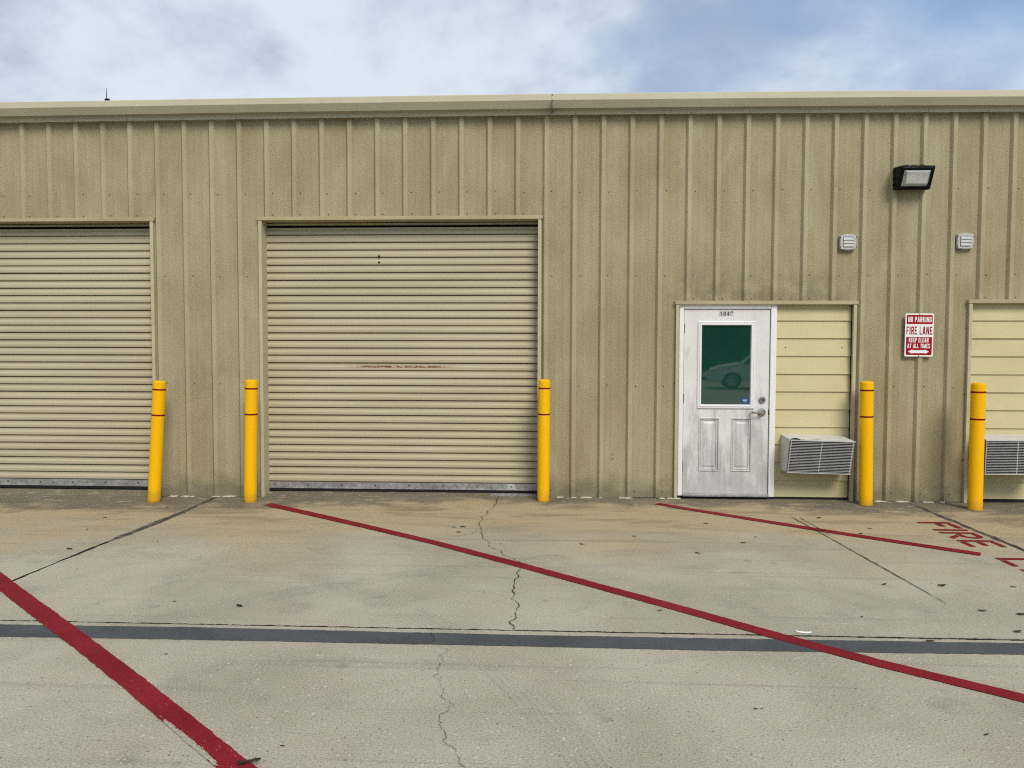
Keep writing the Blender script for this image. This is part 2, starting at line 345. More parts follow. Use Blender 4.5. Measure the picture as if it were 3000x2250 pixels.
def _glyphs():
    S, V = .34, .16
    R = lambda a, b, c, d: [(a, c), (b, c), (b, d), (a, d)]
    top = [(0, 1-V), (1, 1-V), (1, .9), (.8, 1), (.2, 1), (0, .9)]; bot = [(0, V), (0, .1), (.2, 0), (.8, 0), (1, .1), (1, V)]
    st = R(0, S, 0, 1); Pt = [(S, 1-V), (1, 1-V), (1, .9), (.8, 1), (S, 1)]; Pb = [(S, .42), (.8, .42), (1, .5), (1, .42+V), (S, .42+V)]
    g = {'N': (.56, [R(0, .33, 0, 1), R(.67, 1, 0, 1), [(.33, 1), (.33, .62), (.67, 0), (.67, .38)]]),
     'O': (.53, [R(0, S, V, 1-V), R(1-S, 1, V, 1-V), top, bot]), 'P': (.52, [st, Pt, R(1-S, 1, .42+V, 1-V), Pb]),
     'R': (.54, [st, Pt, R(1-S, 1, .42+V, 1-V), Pb, [(.45, .42), (.8, .42), (1, 0), (.64, 0)]]),
     'A': (.60, [[(0, 0), (.32, 0), (.5, .72), (.5, 1), (.3, 1)], [(1, 0), (.7, 1), (.5, 1), (.5, .72), (.68, 0)], [(.3625, .17), (.6375, .17), (.6, .32), (.4, .32)]]),
     'K': (.56, [st, [(S, .42), (1, 1), (.68, 1), (S, .68)], [(.45, .50), (.68, 0), (1, 0), (.62, .65)]]), 'I': (.20, [R(0, 1, 0, 1)]),
     'G': (.53, [R(0, S, V, 1-V), top, bot, R(1-S, 1, .68, 1-V), R(1-S, 1, V, .52), R(.5, 1-S, .37, .52)]),
     'F': (.46, [st, R(S, 1, 1-V, 1), R(S, .88, .42, .42+V)]), 'E': (.47, [st, R(S, 1, 1-V, 1), R(S, .88, .42, .42+V), R(S, 1, 0, V)]),
     'L': (.44, [st, R(S, 1, 0, V)]), 'C': (.53, [R(0, S, V, 1-V), top, bot, R(1-S, 1, .66, 1-V), R(1-S, 1, V, .34)]),
     'T': (.50, [R(0, 1, 1-V, 1), R(.31, .69, 0, 1-V)]), 'D': (.54, [st, Pt, R(1-S, 1, V, 1-V), [(S, V), (S, 0), (.8, 0), (1, .1), (1, V)]]),
     'M': (.74, [R(0, .26, 0, 1), R(.74, 1, 0, 1), [(.26, 1), (.26, .5), (.42, 0), (.58, 0), (.74, .5), (.74, 1), (.5, .36)]]),
     'S': (.52, [top, R(0, S, .58, 1-V), R(1-S, 1, .70, 1-V), [(0, .58), (1-S, .42), (1, .42), (S, .58)], R(1-S, 1, V, .42), R(0, S, V, .30), bot]),
     '1': (.34, [R(.40, 1, 0, 1), [(0, .70), (.40, .80), (.40, 1), (.30, .92), (0, .84)]]), '0': (.53, [R(0, S, V, 1-V), R(1-S, 1, V, 1-V), top, bot]),
     '4': (.56, [R(.52, .84, 0, 1), [(.52, 1), (0, .36), (0, .22), (.52, .22), (.52, .38), (.26, .38), (.52, .70)], R(.84, 1, .22, .38)]), ' ': (.24, [])}
    return g
GLY = _glyphs()
def text_mesh(body, x0, x1, z0, z1, y):
    """condensed block capitals as flat print filling the given box"""
    gap = .14; tot = sum(GLY[c][0] for c in body)+gap*(len(body)-1); k = (x1-x0)/tot; mb = MB(); x = x0
    for c in body:
        w, ps = GLY[c]
        for q in ps: mb.poly([(x+u*w*k, y, z0+v*(z1-z0)) for u, v in q])
        x += (w+gap)*k
    me = bpy.data.meshes.new("print"); me.from_pydata(mb.v, [], mb.f); return me
def rrect(x0, x1, z0, z1, r, n=5):
    out = []
    for cx, cz, a0 in ((x1-r, z1-r, 0), (x0+r, z1-r, 90), (x0+r, z0+r, 180), (x1-r, z0+r, 270)):
        for i in range(n+1):
            a = math.radians(a0+90*i/n); out.append((cx+r*math.cos(a), cz+r*math.sin(a)))
    return out

# ------------------------------------------------------------------ ground
def sstep(t): t = max(0., min(1., t)); return t*t*(3-2*t)
def gz(x, y):
    """the slab dips a little at the wall towards the left, and by the right corner"""
    return -.040*sstep((-1.2-x)/3.2)*sstep((y+3.2)/2.6) - .010*sstep((x-2.2)/2.2)*sstep((y+2.5)/2.2)
ground = tag(MB().poly([(-300,-300,-.12),(300,-300,-.12),(300,300,-.12),(-300,300,-.12)]).build("ground", M_asph), kind="structure")
pave = tag(empty("pavement"), kind="structure")
XJ = [-18.77, -11.23, -3.69, 3.85, 11.39, 18.93]; YJ = [.42, -4.0, -11.6, -19.2, -26.8, -34.4]
GAP = .0055
def slab(x0, x1, y1, y0, fine):
    nx = max(2, int((x1-x0)/(.22 if fine else 2.5))); ny = max(2, int((y1-y0)/(.22 if fine else 2.5)))
    mb = MB(); rr = random.Random(int(x0*100)+int(y0*10))
    for j in range(ny+1):
        for i in range(nx+1):
            X = x0+(x1-x0)*i/nx; Y = y0+(y1-y0)*j/ny
            mb.v.append((X, Y, gz(X, Y)))
    for j in range(ny):
        for i in range(nx):
            a = j*(nx+1)+i; mb.f.append((a, a+1, a+nx+2, a+nx+1))
    # skirt
    ring = [i for i in range(nx+1)]+[j*(nx+1)+nx for j in range(1, ny+1)]+[ny*(nx+1)+i for i in range(nx-1, -1, -1)]+[j*(nx+1) for j in range(ny-1, 0, -1)]
    k = len(mb.v); mb.v += [(mb.v[i][0], mb.v[i][1], mb.v[i][2]-.1) for i in ring]
    for i in range(len(ring)): mb.f.append((ring[i], k+i, k+(i+1)%len(ring), ring[(i+1)%len(ring)]))
    mb.build("slab", M_conc, pave)
for j in range(len(YJ)-1):
    for i in range(len(XJ)-1):
        slab(XJ[i]+GAP, XJ[i+1]-GAP, YJ[j]-GAP, YJ[j+1]+GAP, j == 0 and 1 <= i <= 3)
MB().box(XJ[0], XJ[-1], YJ[-1], .4, -.09, -.075).build("joint_bed", M_soil, pave)

def ribbon(L, Rr, z, name, mt, parent, step=.03, rag=.004, seed=1):
    """strip between two edge polylines (same parameter), edges made ragged"""
    rr = random.Random(seed)
    def resample(P, n):
        d = [0]
        for a, b in zip(P, P[1:]): d.append(d[-1]+math.dist(a, b))
        out = []
        for k in range(n+1):
            t = d[-1]*k/n; i = 0
            while i < len(d)-2 and d[i+1] < t: i += 1
            f = (t-d[i])/max(1e-9, d[i+1]-d[i]); out.append((P[i][0]+(P[i+1][0]-P[i][0])*f, P[i][1]+(P[i+1][1]-P[i][1])*f))
        return out
    ln = sum(math.dist(a, b) for a, b in zip(L, L[1:])); n = max(2, int(ln/step))
    A, B = resample(L, n), resample(Rr, n); mb = MB(); wa = wb = 0
    for (ax, ay), (bx, by) in zip(A, B):
        wa = wa*.6+rr.gauss(0, rag)*.8; wb = wb*.6+rr.gauss(0, rag)*.8
        ux, uy = ax-bx, ay-by; l = math.hypot(ux, uy) or 1; ux /= l; uy /= l
        ax += ux*wa; ay += uy*wa; bx -= ux*wb; by -= uy*wb
        cx, cy = (ax+bx)/2, (ay+by)/2
        mb.v += [(ax, ay, gz(ax, ay)+z), (cx, cy, gz(cx, cy)+z), (bx, by, gz(bx, by)+z)]
    for k in range(n):
        a = 3*k; mb.f += [(a, a+1, a+4, a+3), (a+1, a+2, a+5, a+4)]
    return mb.build(name, mt, parent)
def band(P, w, z, name, mt, parent, **k):
    """strip of width w (or list) along polyline P"""
    L, Rr = [], []
    for i, p in enumerate(P):
        a = P[max(0, i-1)]; c = P[min(len(P)-1, i+1)]; dx, dy = c[0]-a[0], c[1]-a[1]; l = math.hypot(dx, dy); nx, ny = -dy/l, dx/l
        ww = w[i] if isinstance(w, (list, tuple)) else w
        L.append((p[0]+nx*ww/2, p[1]+ny*ww/2)); Rr.append((p[0]-nx*ww/2, p[1]-ny*ww/2))
    return ribbon(L, Rr, z, name, mt, parent, **k)
o = band([(-12, -4.158), (-3.1, -4.160), (-2, -4.146), (-.19, -4.155), (.8, -4.156), (2.6, -4.13), (12, -4.11)], [.185, .185, .185, .165, .175, .162, .16], .0026, "painted_line", M_grey, pave, seed=3, rag=.0016, step=.014)
tag(o, "wide dark grey painted band along the slab joint")
o = ribbon([(-5.6, -1.75), (-3.618, -3.472), (-3.006, -3.997), (-2.487, -4.431), (-2.046, -4.815), (-1.603, -5.208), (-1.27, -5.509), (-.2, -6.46)],
           [(-5.50, -1.68), (-3.54, -3.385), (-2.93, -3.905), (-2.43, -4.335), (-1.985, -4.720), (-1.53, -5.125), (-1.19, -5.432), (-.13, -6.37)], .0045, "painted_line", M_red, pave, seed=5, rag=.0016, step=.014)
tag(o, "scraped red stripe nearest the camera")
o = ribbon([(-2.948, -.509), (-2.319, -1.02), (-1.906, -1.348), (-.928, -2.11), (-.218, -2.719), (.832, -3.653), (1.273, -4.061), (1.647, -4.383), (2.182, -4.786), (3.9, -6.2)],
           [(-2.908, -.399), (-2.25, -.93), (-1.84, -1.265), (-.87, -2.03), (-.155, -2.638), (.9, -3.575), (1.34, -3.985), (1.71, -4.305), (2.25, -4.71), (3.97, -6.12)], .0045, "painted_line", M_red, pave, seed=6, rag=.0016, step=.014)
tag(o, "long red stripe running from the roller door to the lower right")
o = ribbon([(1.118, -.318), (1.35, -.558), (2.055, -1.15), (2.55, -1.555), (3.395, -2.211)], [(1.183, -.266), (1.42, -.48), (2.13, -1.07), (2.625, -1.475), (3.455, -2.114)], .0045, "painted_line", M_red, pave, seed=8, rag=.0016, step=.014)
tag(o, "short red stripe starting by the entry door")
# joint sealant
band([(-3.66, -.02), (-3.668, -.5), (-3.672, -1.2), (-3.676, -1.7), (-3.682, -2.15)], [.032, .045, .075, .07, .03], .0014, "joint_sealant", M_seal, pave, seed=11, rag=.006)
band([(-3.684, -2.1), (-3.688, -2.8), (-3.692, -3.9)], [.03, .016, .013], .0019, "joint_sealant", M_soil, pave, seed=12, rag=.004)
band([(3.842, .0), (3.846, -.5), (3.848, -.9), (3.85, -1.4), (3.852, -1.9), (3.852, -3.9)], [.02, .05, .06, .045, .05, .03], .0014, "joint_sealant", M_seal, pave, seed=13, rag=.006)
band([(3.853, -1.5), (3.853, -2.4), (3.853, -3.9)], [.006, .016, .014], .0019, "joint_sealant", M_soil, pave, seed=14, rag=.004)
band([(-11, -4.0), (-3.7, -4.0), (-.4, -4.0), (3.85, -4.0), (11, -4.0)], [.012, .009, .011, .018, .02], .0012, "joint_sealant", M_soil, pave, seed=15, rag=.0028, step=.012)
def crack(pts, name, seed, w=.006, wob=.017, z=.0062):
    rr = random.Random(seed)
    for _ in range(4):
        q = [pts[0]]
        for a, c in zip(pts, pts[1:]):
            l = math.dist(a, c); q += [((a[0]+c[0])/2+rr.gauss(0, min(wob, l*.30)), (a[1]+c[1])/2+rr.gauss(0, min(wob*.6, l*.2))), c]
        pts = q; wob *= .66
    ws = []; t = 1
    for _ in pts: t = .7*t+.3*rr.uniform(.1, 1.9); ws.append(w*t*rr.uniform(.35, 1.3))
    return band(pts, ws, z, name, M_crack, pave, seed=seed, rag=.0004, step=.006)
crack([(-.532, -.03), (-.548, -.548), (-.61, -.99), (-.625, -1.35), (-.576, -1.649), (-.478, -2.124), (-.271, -2.489), (-.207, -2.589), (-.205, -3.002), (-.229, -3.455), (-.178, -3.672), (-.21, -3.913), (-.181, -4.0)], "crack", 21, .0052)
crack([(-.663, -3.997), (-.62, -4.252), (-.549, -4.375), (-.529, -4.465), (-.55, -4.634), (-.46, -4.9), (-.439, -4.973), (-.428, -5.181), (-.37, -5.329), (-.31, -5.46), (-.16, -5.9)], "crack", 22, .0022, .016)
crack([(-.62, -1.62), (-.75, -1.80), (-.9, -1.90)], "crack", 23, .003)
crack([(-.21, -2.6), (-.1, -2.45), (.1, -2.38)], "crack", 24, .002)
band([(2.353, -.881), (2.40, -1.4), (2.44, -2.0), (2.49, -2.7), (2.522, -3.164), (2.535, -3.4)], [.008, .009, .008, .010, .006, .001], .0062, "saw_cut", M_crack, pave, seed=25, rag=.001)
band([(2.425, -.90), (2.45, -1.3), (2.455, -1.7)], [.006, .006, .001], .0062, "saw_cut", M_crack, pave, seed=26, rag=.001)
# stencilled fire lane lettering, reading away from the wall
STEN = {'F': [[(0,0),(.055,0),(.055,.3),(0,.3)], [(.078,.245),(.25,.245),(.25,.3),(.078,.3)], [(.072,.135),(.178,.135),(.178,.19),(.072,.19)]],
 'I': [[(0,0),(.052,0),(.052,.3),(0,.3)]],
 'R': [[(0,0),(.047,0),(.047,.3),(0,.3)], [(.065,.25),(.15,.25),(.172,.235),(.18,.205),(.172,.175),(.15,.16),(.065,.16),(.065,.115),(.165,.115),(.21,.15),(.226,.205),(.21,.262),(.165,.3),(.065,.3)], [(.10,.10),(.18,0),(.232,.0),(.232,.02),(.16,.10)]],
 'E': [[(0,0),(.047,0),(.047,.3),(0,.3)], [(.065,.0),(.225,0),(.225,.048),(.065,.048)], [(.065,.13),(.18,.13),(.18,.18),(.065,.18)], [(.065,.252),(.225,.252),(.225,.3),(.065,.3)]],
 'L': [[(0,0),(.052,0),(.052,.3),(0,.3)], [(.07,0),(.235,0),(.235,.05),(.07,.05)]],
 'A': [[(0,0),(.05,0),(.105,.25),(.105,.3),(.085,.3)], [(.125,.3),(.125,.25),(.19,0),(.24,0),(.15,.3)], [(.085,.07),(.16,.07),(.15,.115),(.095,.115)]],
 'N': [[(0,0),(.05,0),(.05,.3),(0,.3)], [(.065,.3),(.065,.22),(.155,0),(.155,.08)], [(.17,0),(.22,0),(.22,.3),(.17,.3)]]}
leg = empty("lettering", pave)
tag(leg, "red stencilled words FIRE LANE on the concrete")
for ch, y0 in zip("FIRELANE", (-.99, -1.287, -1.404, -1.694, -2.262, -2.575, -2.90, -3.2)):
    mb = MB()
    for pl in STEN[ch]:
        mb.poly([(3.474+v, y0-u, gz(3.5, y0)+.0035) for u, v in pl])
    mb.build("letter", M_red, leg)

# ------------------------------------------------------------------ metal building
bld = tag(empty("metal_building"), "long tan ribbed metal warehouse with roller doors and a white entry door", "building")
RIB0, SP = -5.8145, .3048
def rib(n): return RIB0+SP*n
OPEN = [(-7.42, -4.352, -9, 3.045), (-3.162, -.080, -9, 3.045), (1.375, 3.268, -9, 2.128), (4.434, 6.33, -9, 2.140), (-11.8, -8.6, -9, 3.045)]
def profile(xa, xb):
    pts = []
    n = math.floor((xa-RIB0)/SP)-1
    while rib(n) < xb+.3:
        c0 = rib(n)
        pts += [(c0-.044, .032), (c0-.019, .0), (c0+.019, .0), (c0+.044, .032)]
        for f in (.36, .64):
            q = c0+SP*f; pts += [(q-.020, .032), (q-.009, .0300), (q+.009, .0300), (q+.020, .032)]
        n += 1
    def yat(x):
        for a, c in zip(pts, pts[1:]):
            if a[0] <= x <= c[0]: return a[1]+(c[1]-a[1])*(x-a[0])/(c[0]-a[0])
        return .032
    return [(xa, yat(xa))]+[q for q in pts if xa < q[0] < xb]+[(xb, yat(xb))]
EAVE = 4.112
def panel(xa, xb, z0, z1):
    pr = profile(xa, xb); back = [(x, y+.0025) for x, y in reversed(pr)]
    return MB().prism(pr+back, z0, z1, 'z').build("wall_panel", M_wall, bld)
screw_me = MB().lathe([(.0058, 0), (.0058, -.003), (.0036, -.005)], 8, axis='y').mesh("screw")
def screw(x, y, z, parent, s=1.0):
    o = link("screw", screw_me, M_screw, parent); o.location = (x, y, z); o.scale = (s, s, s); return o
rs = random.Random(4)
for n in range(-14, 53, 3):
    a, c = rib(n)-.046, rib(n+3)-.046
    cuts = sorted({a, c} | {e for o in OPEN for e in o[:2] if a < e < c})
    for x0, x1 in zip(cuts, cuts[1:]):
        mid = (x0+x1)/2; top = max([o[3] for o in OPEN if o[0] < mid < o[1]] or [None], key=lambda t: t or -1)
        z0 = top if top else .004+min(gz(x0, 0), gz(x1, 0))+rs.uniform(-.004, .004)
        if x1-x0 < .004: continue
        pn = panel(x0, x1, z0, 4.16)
        for k in range(n-1, n+4):
            sx = rib(k)+.060
            if x0 < sx < x1 and -6.8 < sx < 6:
                for sz in (3.306, 2.41, 1.222, .075):
                    if sz > z0+.05: screw(sx+rs.uniform(-.008, .008), .031, sz+rs.uniform(-.008, .008), pn)
                if top: screw(sx+rs.uniform(-.006, .006), .031, top+.032, pn)
for sx, sz in ((.71, .475), (.71, .425)): screw(sx, .031, sz, bld, 1.1)
# building body behind the facade
MB().box(-10.1, 10.2, 14.0, 14.03, 0, 5.2).build("back_wall", M_wall, bld)
MB().box(-10.13, -10.1, .04, 14.0, 0, 4.3).build("side_wall", M_wall, bld)
MB().box(10.2, 10.23, .04, 14.0, 0, 4.3).build("side_wall", M_wall, bld)
MB().prism([(-.02, 4.20), (14.1, 5.25), (14.1, 5.29), (-.02, 4.24)], -10.2, 10.3).build("roof", M_roof, bld)
MB().box(-10.1, 10.2, .34, .36, -.05, 4.2).build("inner_lining", M_dark, bld)
# eave gutter in lengths, with a lap joint near the middle
def dz(x): 
    P = [(-11, -.02), (-6.05, -.014), (-3.07, -.003), (.03, .002), (2.5, -.005), (4.93, -.021), (11, -.06)]
    for (a, u), (c, v) in zip(P, P[1:]):
        if a <= x <= c: return u+(v-u)*(x-a)/(c-a)
    return 0
GP = [(-.020, 4.104), (-.040, 4.100), (-.040, 4.150), (-.046, 4.178), (-.096, 4.176), (-.104, 4.149), (-.152, 4.219), (-.150, 4.281), (-.140, 4.288), (-.138, 4.284), (-.140, 4.225), (-.098, 4.188), (-.030, 4.188), (-.020, 4.188)]
def gutter(xa, xb, lap=0.0):
    n = 6; mb = MB(); st = [xa+(xb-xa)*i/n for i in range(n+1)]
    for x in st: mb.v += [(x, y-lap*(.0022), z+dz(x)-lap*.001) for y, z in GP]
    k = len(GP)
    for i in range(n):
        for j in range(k): mb.f.append((i*k+j, i*k+(j+1) % k, (i+1)*k+(j+1) % k, (i+1)*k+j))
    mb.f += [tuple(reversed(range(k))), tuple(n*k+j for j in range(k))]
    return mb.build("gutter", M_gutter, bld)
g0 = gutter(-10.3, -6.12); g1 = gutter(-6.1205, .030, 1); g2 = gutter(.0296, 6.16, 0); g3 = gutter(6.16, 10.4, 1)
for n in range(-4, 42, 2): screw(rib(n), -.0405, 4.112+dz(rib(n)), g1 if rib(n) < .03 else g2, .85)
for yy, zz in ((-.152, 4.276), (-.1535, 4.216), (-.122, 4.152), (-.042, 4.13)): screw(.038, yy, zz, g2, .85)
MB().box(.0292, .0306, -.1545, -.04, 4.104, 4.281).build("seam", M_screw, g2)

# trims round the openings
def trims(x0, x1, top, w, depth, bottom=0.0, headdrop=0.0):
    zb = lambda x: gz(x, 0)-.01+bottom
    MB().box(x0, x0+w, -.006, depth, zb(x0), top-.034).build("opening_trim", M_jamb, bld, bev=.002)
    MB().box(x1-w, x1, -.006, depth, zb(x1), top-.034).build("opening_trim", M_jamb, bld, bev=.002)
    MB().prism([(-.012, top-.034), (-.013, top+.002), (.03, top+.008), (depth, top+.008), (depth, top-.034)], x0-.012, x1+.012).build("opening_trim", M_trim, bld, bev=.002)
trims(-7.42, -4.345, 3.046, .036, .17)
trims(-3.168, -.074, 3.046, .036, .17)
trims(1.372, 3.272, 2.130, .034, .10)
trims(4.430, 6.334, 2.142, .034, .10)
trims(-11.8, -8.6, 3.046, .036, .17)
for zz in (.55, 1.25, 1.95): 
    screw(1.365, .025, zz, bld, .9)
    screw(4.42, .025, zz-.1, bld, .9)

# roller doors
M_barpatch = plain('scuffed_bar_patch', (.40, .40, .40), .5, .3)
PITCH = .0835
SL = [(.186, PITCH), (.186, PITCH*.93), (.164, PITCH*.915), (.1625, PITCH*.66), (.1500, PITCH*.47), (.1480, PITCH*.40), (.1475, PITCH*.12), (.1500, PITCH*.045), (.162, PITCH*.0), (.186, 0.0)]
def roller(x0, x1, holes=False):
    d = empty("roller_door", bld); w = x1-x0
    me = MB().prism(SL, x0, x1).mesh("slat")
    k = 0; z = .122
    while z < 2.90:
        o = link("slat", me, M_slat, d); o.location = (0, rs.uniform(-.0012, .0012), z); o.rotation_euler = (rs.gauss(0, .004), 0, 0); z += PITCH
    br = MB().prism([(.150, .052), (.150, .118), (.154, .118), (.154, .056), (.172, .056), (.172, .052)], x0+.005, x1-.005).build("bottom_bar", M_galv, d)
    MB().prism([(.140, .045), (.140, .0515), (.172, .0515), (.172, .045)], x0+.005, x1-.005).build("bottom_lip", M_galv, d)
    MB().prism([(.146, .014), (.146, .0445), (.170, .0445), (.170, .014)], x0+.005, x1-.005).build("rubber_seal", M_rubber, d)
    t = x0+.06; i = 0
    while t < x1-.05:
        screw(t, .150, .085, br, 1.5 if i % 2 == 0 else 1.0); t += .157 if i % 2 == 0 else .225; i += 1
    MB().box(x0-.02, x1+.02, .178, .24, 2.985, 3.006).build("door_hood", M_jamb, d)
    sill = MB(); n = 30
    for i in range(n+1):
        X = x0-.02+(w+.04)*i/n; j = rs.uniform(-.012, .012)
        sill.v += [(X, .012+j, gz(X, 0)-.012), (X, .020+j, gz(X, 0)+.006+rs.uniform(-.003, .003)), (X, .13, .012+gz(X, 0)*.3), (X, .30, .016)]
    for i in range(n):
        for q in range(3): sill.f.append((4*i+q, 4*i+q+1, 4*i+q+5, 4*i+q+4))
    sill.build("door_sill", M_conc, d)
    return d
d1 = roller(-7.384, -4.381); d2 = roller(-3.132, -.110); roller(-11.76, -8.636)
for o_, l_ in ((d1, "tan roller door cut off by the left edge"), (d2, "tan roller door with a rust streak across the middle")): tag(o_, l_)
for hx, hz in ((-1.869, 2.637), (-1.869, 2.568)):
    MB().lathe([(.013, 0), (.013, -.002)], 7, (hx, .1475, hz), 'y').build("screw", M_ink, d2)
MB().box(-.62, -.125, .028, .095, -.015, .019).build("sill_plate", M_galv, d2)
MB().box(-.44, -.36, .1494, .150, .054, .116).build("bar_patch", M_barpatch, d2)

# entry door
ed = tag(empty("entry_door", bld), "dirty white half glazed entry door numbered 104")
fr = [("frame_jamb", (1.414, 1.462, .022, .10, .030, 2.104)), ("frame_jamb", (2.384, 2.445, .022, .10, .026, 2.104))]
for nm, q in fr: MB().prism([(q[0], q[2]), (q[1], q[2]), (q[1], q[3]), (q[0], q[3])], q[4], q[5], 'z').build(nm, M_frame, ed, bev=.003, seg=2)
MB().prism([(.022, 2.052), (.022, 2.104), (.10, 2.104), (.10, 2.052)], 1.4625, 2.3835).build("frame_head", M_frame, ed, bev=.003, seg=2)
MB().box(1.4635, 2.3825, .066, .092, .062, 2.0505).build("frame_stop", M_dark, ed)
leafd = MB()
for q in ((1.4685, 1.640, .060, 2.0455), (2.196, 2.3765, .060, 2.0455), (1.640, 2.196, 1.895, 2.0455), (1.640, 2.196, .876, 1.005), (1.640, 2.196, .060, .302), (1.851, 1.986, .302, .876)):
    leafd.box(q[0], q[1], .040, .085, q[2], q[3])
leafd.build("door_leaf", M_door, ed)
def ringmesh(x0, x1, z0, z1, prof, fill=True):
    mb = MB()
    for ins, y in prof: mb.v += [(x0+ins, y, z0+ins), (x1-ins, y, z0+ins), (x1-ins, y, z1-ins), (x0+ins, y, z1-ins)]
    for j in range(len(prof)-1):
        for i in range(4): mb.f.append((4*j+i, 4*j+(i+1) % 4, 4*j+4+(i+1) % 4, 4*j+4+i))
    if fill: k = 4*(len(prof)-1); mb.f.append((k, k+1, k+2, k+3))
    return mb
ringmesh(1.611, 2.222, .977, 1.920, [(0, .0395), (.003, .029), (.012, .024), (.017, .030), (.021, .030), (.026, .020), (.040, .022), (.047, .044)], False).build("window_frame", M_frame, ed)
MB().box(1.641, 2.195, .0425, .0465, 1.006, 1.894).build("window_pane", M_glass, ed)
for a, c in ((1.636, 1.855), (1.982, 2.200)):
    ringmesh(a, c, .298, .880, [(0, .0398), (.003, .033), (.009, .032), (.012, .046), (.018, .050), (.022, .044), (.030, .044), (.034, .053), (.040, .0545), (.060, .046), (.063, .0445)]).build("raised_panel", M_door, ed)
for hz in (1.84, 1.088, .345):
    MB().lathe([(.006, -.05), (.006, .05)], 10, (1.4655, .036, hz)).build("hinge", M_black, ed)
MB().lathe([(.037, 0), (.036, -.014), (.030, -.020), (.018, -.021), (.0175, -.026)], 28, (2.307, .040, 1.076), 'y').build("deadbolt", M_chrome, ed, smooth=True)
MB().lathe([(.0085, 0), (.0085, -.0015)], 12, (2.307, .0135, 1.076), 'y').build("keyhole", M_black, ed)
hd = MB().lathe([(.045, 0), (.044, -.008), (.034, -.018), (.026, -.024), (.020, -.050), (.019, -.062)], 28, (2.302, .040, .941), 'y').build("door_handle", M_chrome, ed, smooth=True)
MB().prism([(-.030, .951), (-.016, .954), (-.014, .930), (-.030, .931)], 2.190, 2.300).build("lever", M_chrome, hd, bev=.004, seg=2)
MB().box(2.186, 2.199, -.030, .020, .928, .956).build("lever_end", M_chrome, hd, bev=.003, seg=2)
MB().box(2.374, 2.3838, .036, .044, .915, .972).build("latch_plate", M_black, ed)
MB().prism([(-.012, .030), (-.012, .044), (.034, .060), (.085, .060), (.085, .030)], 1.4635, 2.3825).build("threshold", M_galv, ed)
MB().box(1.405, 2.45, .035, .2, -.03, .0285).build("footing", M_dark, ed)
num = empty("door_number", ed)
for i, (ch, a) in enumerate(zip(("1", "0", "4", ""), (1.838, 1.876, 1.914, 1.952))):
    t_ = MB().box(a, a+.0365, .0388, .0397, 1.973+(i == 3)*.004, 2.027+(i == 3)*.003).build("number_tile", M_tile, num)
    if ch: link("digit", text_mesh(ch, a+(.011 if ch == "1" else .007), a+(.025 if ch == "1" else .031), 1.979, 2.022, .0384), M_ink, num)
for a, c, z0, z1 in ((1.957, 1.9605, 2.004, 2.025), (1.964, 1.967, 2.010, 2.026), (1.975, 1.982, 2.008, 2.027), (1.958, 1.9595, 1.983, 2.0), (1.9765, 1.979, 1.982, 2.002)):
    MB().box(a, c, .0382, .0387, z0, z1).build("torn_letter", M_ink if z1 > 2.015 else M_acsil, num)
st_ = MB().prism([(2.126+.034*math.cos(math.radians(22.5+45*i+q)), 1.064+.034*math.sin(math.radians(22.5+45*i+q))) for i in range(8) for q in (-9, 9)], .0405, .0423, 'y').build("sticker", M_blue, ed)
link("sticker_text", text_mesh("ADT", 2.106, 2.147, 1.061, 1.077, .0402), M_white, st_)
MB().box(2.110, 2.142, .0399, .0403, 1.050, 1.0525).build("sticker_print", M_white, st_)

# lap siding
def siding(x0, x1, zs):
    s = empty("siding", bld)
    for k, (zt, zb_) in enumerate(zip(zs, zs[1:])):
        e = rs.uniform(-.0015, .0015)
        MB().prism([(.070, zt+.012), (.0535+e, zb_+.001), (.0535+e, zb_+.0005), (.0635, zb_), (.080, zb_), (.080, zt+.012)], x0, x1).build("siding_board", M_siding, s)
    return s
ZS = [2.096, 1.927, 1.739, 1.548, 1.356, 1.166, .975, .783, .595, .404, .207, .024]
tag(siding(2.4465, 3.2375, ZS), "pale yellow lap siding between the entry door and the trim")
tag(siding(4.465, 6.299, [2.108]+[z+.002 for z in ZS[1:]]), "pale yellow lap siding at the right edge")
for sx in (2.552, 3.148): screw(sx, .058, 1.64, bld, .9)
MB().box(2.45, 3.24, .06, .2, -.03, .022).build("footing", M_dark, bld); MB().box(4.46, 6.3, .06, .2, -.04, .022).build("footing", M_dark, bld)
MB().box(3.2378, 3.2395, .03, .08, .0, 2.09).build("corner_gap", M_dark, bld)
# crumbling caulk line along the base of the wall
def caulk(x0, x1):
    x = x0
    while x < x1:
        l = rs.uniform(.03, .16); 
        if rs.random() < .55:
            n = 5; mb = MB()
            for i in range(n+1):
                X = x+l*i/n; t = math.sin(math.pi*i/n)**.5; h = (.002+rs.random()*.006)*t; q = .003+rs.random()*.012*t; g = gz(X, 0)
                mb.v += [(X, -.006-q, g-.002), (X, -.004-q*.4, g+h+.002), (X, .03, g+h*.9+.003), (X, .036, g-.002)]
            for i in range(n):
                for j in range(4): mb.f.append((4*i+j, 4*i+(j+1) % 4, 4*i+4+(j+1) % 4, 4*i+4+j))
            mb.f += [(3, 2, 1, 0), tuple(4*n+j for j in range(4))]
            mb.build("caulk", M_caulk, bld)
        x += l+rs.uniform(.01, .1)
caulk(-4.34, -3.17); caulk(-.07, 1.37); caulk(3.28, 4.43)

